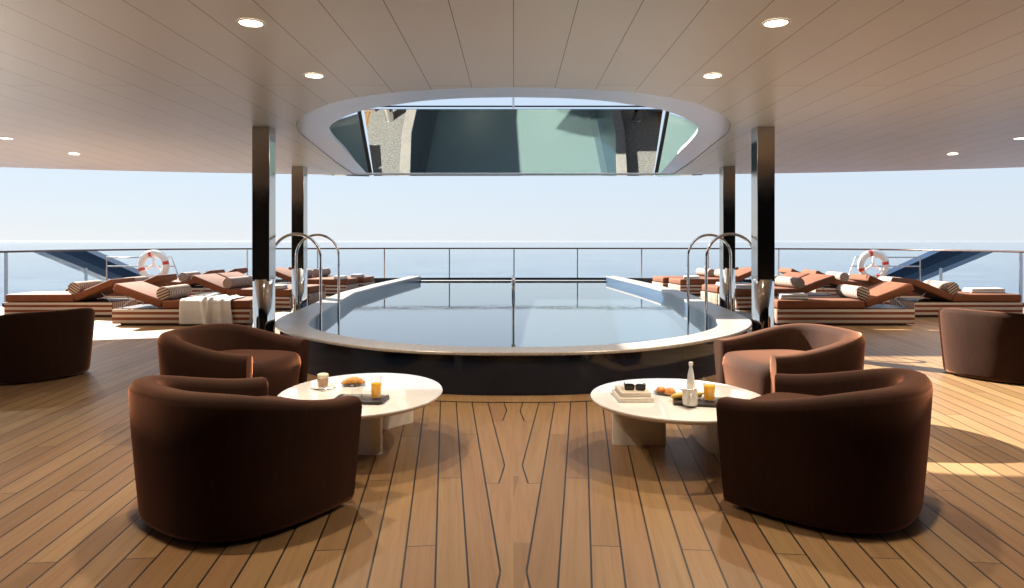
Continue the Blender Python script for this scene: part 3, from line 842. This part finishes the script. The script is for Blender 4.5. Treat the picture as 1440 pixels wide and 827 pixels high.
# ------------------------------------------------------------------ coffee tables
def leg(t, x0, y0, x1, y1, th, h, bow=0.0):
    a, b = Vector((x0, y0, 0)), Vector((x1, y1, 0)); d = (b - a); L = d.length; d /= L; nrm = Vector((-d.y, d.x, 0))
    prof = []
    N = 10
    for k in range(N + 1):
        u = k / N; off = bow * (1 - (2 * u - 1) ** 2)
        e = th / 2 * (1 - max(0, abs(2 * u - 1) - .88) / .12 * .55)
        prof.append((u * L, off + e, off - e))
    ring = [a + d * u + nrm * p for u, p, q in prof] + [a + d * u + nrm * q for u, p, q in prof[::-1]]
    MB().loft([ring, [p + Vector((0, 0, h)) for p in ring]]).build('leg', M['lacquer_leg'], t, smooth=50)
def table(label, c, legs, a, b):
    t = thing('coffee_table', label, 'coffee table', (c[0], c[1], 0), 0, 'low cream lacquer coffee tables')
    MB().lathe([(.02, .362), (.90, .362), (.955, .366), (.985, .376), (1.0, .389), (.999, .396), (.992, .3995), (.98, .40), (.02, .40)], 96, (0, 0, 0), a, b).build('table_top', M['lacquer'], t, smooth=30)
    for L in legs: leg(t, L[0] - c[0], L[1] - c[1], L[2] - c[0], L[3] - c[1], L[4], .363, L[5])
table('cream oval coffee table between the two left armchairs', (-1.06, 4.78), [(-1.30, 4.74, -.90, 4.66, .09, .0), (-1.02, 5.26, -.82, 5.50, .09, .02)], .56, .68)
table('cream oval coffee table between the two right armchairs', (1.11, 4.62), [(.71, 4.90, 1.09, 4.90, .09, .0), (1.40, 5.22, 1.40, 4.65, .10, -.02)], .585, .62)

# ------------------------------------------------------------------ things on the tables
TZ = .4005
def glass_of(name, label, cat, px, py, r, h, fillm, level, foam=None, group=None, z=TZ):
    p = at(px, py, z); t = thing(name, label, cat, p, 0, group)
    MB().lathe([(r * .86, 0), (r * .9, .004), (r, h), (r * .94, h), (r * .84, .012), (.001, .010)], 32, cap=False).build('tumbler', M['glass'], t, smooth=40)
    if fillm:
        MB().lathe([(r * .80, .0125), (r * .84 + .10 * r * level, h * level), (r * .80 + .10 * r * level, h * level + .0008), (.001, h * level + .001)], 32).build('drink', fillm, t, smooth=40)
    if foam:
        MB().lathe([(r * .90, h * level + .002), (r * .915, h * .985), (r * .7, h * 1.04), (r * .3, h * 1.075), (.001, h * 1.08)], 32).build('foam', foam, t, smooth=60)
    return t
def disc(name, label, cat, px, py, r, mat, z=TZ, h=.012, group=None):
    p = at(px, py, z); t = thing(name, label, cat, p, 0, group)
    MB().lathe([(r * .6, 0), (r * .62, .002), (r * .95, h), (r, h), (r * .98, h + .003), (r * .6, .006), (.001, .005)], 40).build('plate', mat, t, smooth=40)
    return t
GL = 'glasses of orange juice'
p = at(454, 545.5, TZ)
disc('saucer', 'pale saucer under the milky coffee glass', 'saucer', 454, 545.5, .085, M['porcelain'])
glass_of('coffee_glass', 'glass of milky coffee with foam on a saucer', 'coffee glass', 454, 545.5, .042, .098, M['coffee'], .72, M['foam'], z=TZ + .006)
sp = at(466, 546.5, TZ + .016)
t = thing('spoon', 'small teaspoon resting on the saucer of the coffee glass', 'spoon', sp, math.radians(20))
MB().tube([(-.05, 0, 0), (.03, 0, .004), (.055, 0, .006)], [.0025, .003, .0028], 8).build('handle', M['steel'], t)
MB().lathe([(.001, -.002), (.011, 0), (.012, .002), (.001, .001)], 16, (-.06, 0, 0), 1.4, .9).build('bowl', M['steel'], t)
disc('plate', 'small grey plate under the croissant', 'plate', 497, 541, .086, M['plate'])
def croissant(loc, rz):
    N = 36; path = []; rad = []
    for k in range(N + 1):
        u = k / N * 2 - 1; a = u * 1.15
        path.append((.085 * math.sin(a), .05 * (1 - math.cos(a)) * 1.2, 0.020 + .008 * (1 - u * u)))
        rad.append((.008 + .022 * (1 - abs(u) ** 1.7)) * (1 + .07 * math.sin(u * 20)))
    return MB().tube(path, rad, 16).build('croissant', M['croissant'], None, smooth=60, loc=loc)
c = croissant(at(497, 541, TZ + .006), 0); c.rotation_euler = (0, 0, math.radians(190))
tag(c, 'golden croissant lying on the small grey plate', 'croissant')

def tray(label, loc, rz, w, d):
    t = MB().rbox(-w/2, w/2, -d/2, d/2, 0, .012, .006, 2)
    r = .03
    bm = bmesh.new(); bmesh.ops.create_cube(bm, size=1.0)
    for v in bm.verts: v.co = Vector((v.co.x * w, v.co.y * d, .009 + v.co.z * .018))
    ve = [e for e in bm.edges if abs(e.verts[0].co.z - e.verts[1].co.z) > .005]
    bmesh.ops.bevel(bm, geom=ve, offset=r, segments=5, profile=.5, affect='EDGES')
    up = [f for f in bm.faces if f.normal.z > .9]
    ri = bmesh.ops.inset_individual(bm, faces=up, thickness=.008, depth=0)
    for f in up:
        for v in f.verts: v.co.z -= .006
    o = MB().addbm(bm).build('serving_tray', M['tray'], None, smooth=40, loc=loc)
    o.rotation_euler = (0, 0, rz)
    return tag(o, label, 'tray')
tp = at(520, 563.5, TZ)
tray('dark serving tray under the juice glass on the left table', (tp.x - .06, tp.y, TZ), math.radians(-4), .34, .22)
glass_of('juice_glass', 'glass of orange juice on the dark tray of the left table', 'juice glass', 529, 561, .036, .150, M['juice'], .68, group=GL, z=TZ + .0125)
glass_of('water_glass', 'clear tumbler partly hidden behind the left foreground armchair', 'tumbler', 502, 558, .038, .085, None, 0, z=TZ + .0125)

# right table
b1 = at(895, 557, TZ)
def book(label, loc, rz, w, d, h, cov):
    t = thing('book', label, 'book', loc, rz)
    MB().rbox(-w/2, w/2, -d/2, d/2, 0, .003, .001, 1).rbox(-w/2, w/2, -d/2, d/2, h - .003, h, .001, 1).rbox(-w/2, -w/2 + .003, -d/2, d/2, .0015, h - .0015, .001, 1).build('cover', cov, t, smooth=0)
    MB().box(-w/2 + .0035, w/2 - .004, -d/2 + .004, d/2 - .004, .0032, h - .0032).build('pages', M['paper'], t, smooth=0)
bx = Vector((.80, 4.585, TZ))
book('larger pale book at the bottom of the pair on the right table', bx, math.radians(3), .225, .285, .028, M['cover'])
book('smaller pale book lying on the larger one', bx + Vector((.004, .012, .0285)), math.radians(2), .195, .25, .026, M['cover2'])
sg = thing('sunglasses', 'dark sunglasses folded open on top of the two books', 'sunglasses', bx + Vector((.015, .0, .057)), math.radians(-8))
for s in (-1, 1):
    oc = [(s * .036 + .030 * math.copysign(abs(math.cos(a)) ** .5, math.cos(a)), -.03, .020 + .019 * math.copysign(abs(math.sin(a)) ** .5, math.sin(a))) for a in (2 * PI * k / 32 for k in range(32))]
    MB().tube(oc, .0042, 8, loop=True).build('rim', M['acetate'], sg, smooth=60)
    MB().add([Vector(p) for p in oc] + [Vector(p) + Vector((0, .003, 0)) for p in oc], [tuple(range(32)), tuple(range(63, 31, -1))] + [(i, (i+1) % 32, 32 + (i+1) % 32, 32 + i) for i in range(32)]).build('lens', M['lens'], sg, smooth=30)
    MB().tube([(s * .068, -.028, .030), (s * .070, .02, .030), (s * .066, .075, .026), (s * .060, .100, .008)], [.0042, .004, .0036, .004], 8).build('temple', M['acetate'], sg, smooth=60)
MB().tube([(-.008, -.031, .024), (0, -.034, .028), (.008, -.031, .024)], .004, 8).build('bridge', M['acetate'], sg, smooth=60)

disc('plate', 'small dark plate under the two orange buns', 'plate', 935, 553.5, .075, M['plate'])
def bun(label, px, py, r, sq, rz):
    N = 24
    prof = [(.001, 0), (r * .7, 0), (r * .95, r * .25), (r, r * .5), (r * .88, r * .85), (r * .6, r * 1.08), (r * .3, r * 1.16), (.12 * r, r * 1.08), (.001, r * 1.02)]
    o = MB().lathe(prof, N, (0, 0, 0), 1.0, sq).build('bun', M['brioche'], None, smooth=70, loc=at(px, py, TZ + .008)); o.rotation_euler = (0, 0, rz)
    return tag(o, label, 'bun', 'orange buns on the plate')
bun('flatter orange bun on the left of the dark plate', 929.5, 552, .034, .85, .3)
bun('plumper orange bun on the right of the dark plate', 942, 554.5, .038, .9, 1.1)
p = at(971.5, 552, TZ)
BW = .8
bt = thing('water_bottle', 'clear glass water bottle with white cap on the right table', 'bottle', p)
MB().lathe([(r_ * BW, z_) for r_, z_ in [(.028, 0), (.032, .004), (.033, .02), (.033, .075), (.028, .12), (.019, .155), (.0125, .178), (.012, .196), (.0105, .196), (.0105, .178), (.017, .155), (.026, .12), (.031, .075), (.031, .012), (.001, .008)]], 32, cap=False).build('glass_body', M['lit_bottle'], bt, smooth=50)
MB().lathe([(r_ * BW, z_) for r_, z_ in [(.0300, .0085), (.0303, .075), (.0253, .119), (.0205, .138), (.001, .1385)]], 32).build('water', M['bottle'], bt, smooth=50)
MB().lathe([(.0145, .187), (.0148, .209), (.012, .212), (.001, .212)], 24).build('cap', M['white'], bt, smooth=40)
MB().lathe([(.0337 * BW, .03), (.0337 * BW, .07)], 32, cap=False).build('label', M['porcelain'], bt, smooth=40)
tc = at(973, 567.5, TZ)
tray('dark serving tray under the mug on the right table', (tc.x + .06, tc.y + .02, TZ), math.radians(-14), .34, .23)
p = at(970.5, 569.5, TZ + .0125)
mg = thing('mug', 'speckled grey mug on the dark tray of the right table', 'mug', p, math.radians(-10))
MB().lathe([(.036, 0), (.044, .004), (.047, .015), (.047, .09), (.0455, .093), (.043, .09), (.042, .012), (.001, .01)], 36, cap=False).build('cup', M['speckle'], mg, smooth=50)
MB().lathe([(.0425, .074), (.001, .0745)], 36, cap=False).build('coffee', M['coffee'], mg, smooth=0)
MB().tube([(.0, -.046, .078), (.0, -.07, .074), (0, -.077, .05), (0, -.066, .028), (0, -.046, .022)], .0062, 10).build('handle', M['speckle'], mg, smooth=60)
t = thing('spoon', 'steel spoon lying across the rim of the mug', 'spoon', p + Vector((0, 0, .0955)), math.radians(8))
MB().tube([(-.04, 0, 0), (.03, 0, .003), (.05, 0, .006)], [.003, .0034, .003], 8).build('handle', M['steel'], t)
MB().lathe([(.001, -.003), (.013, 0), (.014, .002), (.001, .001)], 16, (-.05, 0, 0), 1.4, .9).build('bowl', M['steel'], t)
p = at(966, 562, TZ + .012)
bpth = [(-.105, -.005, .018), (-.08, 0, .022), (-.04, .014, .023), (0, .022, .023), (.045, .02, .026), (.085, .006, .033), (.10, -.003, .040), (.115, -.012, .048)]
b = MB().tube(catmull([Vector(q) for q in bpth], 3), [.006, .011, .016, .019, .0205, .022, .0225, .0225, .0225, .0225, .022, .022, .0215, .021, .020, .018, .014, .009, .006, .005, .0045, .0045], 10).build('banana', M['banana'], None, smooth=60, loc=p)
tag(b, 'ripe yellow banana lying behind the mug on the tray', 'banana')
glass_of('juice_glass', 'glass of orange juice on the dark tray of the right table', 'juice glass', 997.5, 564, .039, .152, M['juice'], .66, group=GL, z=TZ + .0125)

# ------------------------------------------------------------------ sun loungers
LW = .435
def make_lounger(name, label, group):
    t = thing(name, label, 'sun lounger', (0, 0, 0), 0, group)
    L = 2.3
    mb = MB().rbox(0.0, L, -LW, LW, .035, .285, .014, 2)
    bo = mb.build('base', [M['stripe_side'], M['stripe_end'], M['rust']], t, smooth=40)
    for p in bo.data.polygons:
        if abs(p.normal.x) > .8: p.material_index = 1
        elif p.normal.z > .8: p.material_index = 2
    MB().box(.10, L - .10, -LW + .09, LW - .09, 0, .04).build('plinth', M['black'], t, smooth=0)
    mm = MB().rbox(.01, 1.475, -LW + .01, LW - .01, .289, .438, .035, 4)
    mm.build('mattress', M['rust'], t, smooth=60)
    ang = math.radians(20.5)
    Mx = Matrix.Translation((1.50, 0, .300)) @ Matrix.Rotation(-ang, 4, 'Y')
    MB().rbox(0, .86, -LW + .01, LW - .01, 0, .140, .032, 4, 0, Mx).build('backrest', M['rust'], t, smooth=60)
    MB().rbox(1.52, L - .04, -LW + .04, LW - .04, .2865, .296, .004, 1).build('tray_floor', M['black'], t, smooth=0)
    for s in (-1, 1):
        e = Mx @ Vector((.52, s * .33, .0))
        MB().tube([e, (e.x + .20, s * .33, .30)], .010, 8).build('support_bar', M['steel'], t)
    return t
GI, GO = 'rust sun loungers with striped bases', 'rust sun loungers with striped bases'
def bolster0():
    r, h = .117, .40; N = 30
    prof = [(.02, -h), (r * .9, -h), (r * .985, -h + .006), (r, -h + .02), (r, h - .02), (r * .985, h - .006), (r * .9, h), (.02, h)]
    rings = [[Vector((math.cos(a) * q, z, math.sin(a) * q)) for a in (2 * PI * k / N for k in range(N))] for q, z in prof]
    o = MB().loft(rings).build('bolster_pillow', [M['stripe_bolster'], M['stripe_cap']], None, smooth=40)
    for p in o.data.polygons:
        if abs(p.normal.y) > .8: p.material_index = 1
    return o

# (centre-line depth, foot x, length factor, rotation extra, inboard?, description)
LG = [
 (12.14, 4.52, 1.03, True,  'nearest inboard sun lounger on the {s}, {tow}'),
 (13.45, 9.72, .90, False, 'outboard sun lounger nearest the {s} border, feet towards the sea'),
 (14.75, 4.62, 1.0, True,  'inboard sun lounger just behind the {s} rear column, nearer of that pair'),
 (15.66, 4.48, 1.0, True,  'inboard sun lounger behind the {s} rear column, farther of that pair'),
 (15.05, 9.62, .88, False, 'second outboard sun lounger from the {s} border, backrest beside the life ring'),
 (17.45, 9.55, .88, False, 'third outboard sun lounger on the {s}, behind the pair by the rear column'),
 (18.60, 9.40, .88, False, 'rearmost outboard sun lounger on the {s}, closest to the stern rail'),
 (18.62, 4.38, 1.0, True,  'inboard sun lounger near the {s} stern end of the pool, nearer of two'),
 (19.54, 4.12, 1.0, True,  'rearmost inboard sun lounger beside the {s} stern end of the pool'),
]
BL = ['bolster on the nearest inboard lounger on the {s}', 'bolster on the outboard lounger nearest the {s} border',
      'bolster on the nearer lounger of the pair behind the {s} rear column', 'bolster on the farther lounger of the pair behind the {s} rear column',
      'bolster on the {s} lounger with its backrest beside the life ring', 'bolster on the third outboard lounger on the {s}',
      'bolster on the rearmost outboard lounger on the {s}', 'bolster on the nearer lounger by the {s} stern end of the pool', 'bolster on the rearmost inboard lounger on the {s}']
proto, bproto = None, None
LOC = {}
for s, side in ((-1, 'left'), (1, 'right')):
    for i, (D, fx, sc_, inb, lab) in enumerate(LG):
        lab = lab.format(s=side, tow='white towel draped over its side' if s < 0 else 'folded white towel near its foot')
        rz = (PI if s < 0 else 0.0) if inb else (0.0 if s < 0 else PI)
        if proto is None:
            o = proto = make_lounger('sun_lounger', lab, GI)
            b = bproto = bolster0()
        else:
            o = copy_tree(proto); b = bproto.copy(); COL.objects.link(b)
        if i in (2, 3, 7, 8): rz += s * math.radians(9)
        o['label'] = lab; o.location = (s * fx, D, 0); o.rotation_euler = (0, 0, rz); o.scale = (sc_, 1, 1)
        tag(b, 'striped ' + BL[i].format(s=side), 'bolster', 'striped bolsters on the sun loungers')
        sg_ = math.copysign(1, math.cos(rz))
        b.location = (s * fx + math.cos(rz) * 1.455 * sc_, D + math.sin(rz) * 1.455 * sc_ + .012 * (i % 3 - 1), .438 + .115); b.rotation_euler = (0, .2 * (i % 5 - 2), rz + .02 * (i % 3 - 1))
        LOC[(s, i)] = (s * fx, D, sg_, sc_)

# towels
def folded_towel(label, loc, rz, w=.30, d=.42, h=.075):
    mb = MB()
    for k in range(2):
        z0 = k * h / 2
        mb.rbox(-w/2 + .008 * k, w/2 - .004 * k, -d/2, d/2 - .01 * k, z0, z0 + h / 2 + .004, h * .24, 4)
    # rounded fold on one side
    o = mb.build('folded_towel', M['towel'], None, smooth=60, loc=loc)
    for v in o.data.vertices:
        v.co.z += .006 * math.sin(v.co.x * 19 + v.co.y * 7) * (v.co.z / h)
    o.rotation_euler = (0, 0, rz)
    return tag(o, label, 'towel', 'folded white towels on the loungers')
def put_towel(s, i, x, dy, label, rz=0.1, **kw):
    X, D, sg_, k = LOC[(s, i)]
    folded_towel(label, (X + sg_ * x, D + dy, .4385), rz, **kw)
put_towel(-1, 2, .42, -.1, 'folded white towel on the nearer lounger behind the left rear column', .1)
put_towel(-1, 7, .30, -.15, 'folded white towel on the nearer lounger by the left stern end of the pool', .05)
put_towel(-1, 8, .32, -.1, 'folded white towel on the rearmost inboard lounger on the left', -.05)
put_towel(1, 0, .38, -.15, 'folded white towel on the shaded lounger beside the right front column', 1.35, w=.34, d=.46, h=.09)
put_towel(1, 1, .42, .05, 'folded white towel on the lounger nearest the right border', 1.45, w=.34, d=.62, h=.085)
put_towel(1, 2, .30, -.15, 'folded white towel on the nearer lounger behind the right rear column', .2)
put_towel(1, 3, .35, -.1, 'folded white towel on the farther lounger behind the right rear column', .1)
put_towel(1, 7, .42, -.2, 'folded white towel on the nearer lounger by the right stern end of the pool', 1.3)

# draped towel over the near side of the first left lounger
X, D, sg_, k = LOC[(-1, 0)]
yn = -LW                                                     # near side in the lounger's depth
nx, ny = 46, 44
vs, fs = [], []
x0, x1 = -1.19, -.32                                         # along the lounger, from its foot
for j in range(ny + 1):
    u = j / ny * 1.12                                        # length over the top then down the side
    for i in range(nx + 1):
        w = i / nx
        x = x0 + (x1 - x0) * w
        fold = .008 * math.sin(w * 19 + 1.2 * math.sin(u * 3)) + .050 * math.exp(-((w - .40 - .10 * u) / .050) ** 2) + .042 * math.exp(-((w - .60 + .05 * u) / .045) ** 2) + .022 * math.exp(-((w - .80) / .05) ** 2)
        top = .62
        if u < top:
            y = .20 - u; z = .446 + max(0, fold) * 1.2
            if u > top - .05:
                q = (u - top + .05) / .05; z -= .012 * q * q; y -= 0
        else:
            dn = u - top; y = .20 - top - .028 - max(0, fold) * .9 - .02 * min(1, dn / .2); z = .434 - dn * .80
            x += (w - .5) * .10 * dn + .05 * dn
        if u < .06: x += .02 * math.sin(w * 9)
        vs.append((x, y, z)); 
for j in range(ny):
    for i in range(nx):
        a = j * (nx + 1) + i; fs.append((a, a + 1, a + nx + 2, a + nx + 1))
o = MB().add(vs, fs).build('draped_towel', M['towel'], None, smooth=80, loc=(X, D, 0))
md = o.modifiers.new('thickness', 'SOLIDIFY'); md.thickness = .008; md.offset = 1.0
tag(o, 'white towel draped over the side of the nearest left lounger', 'towel')
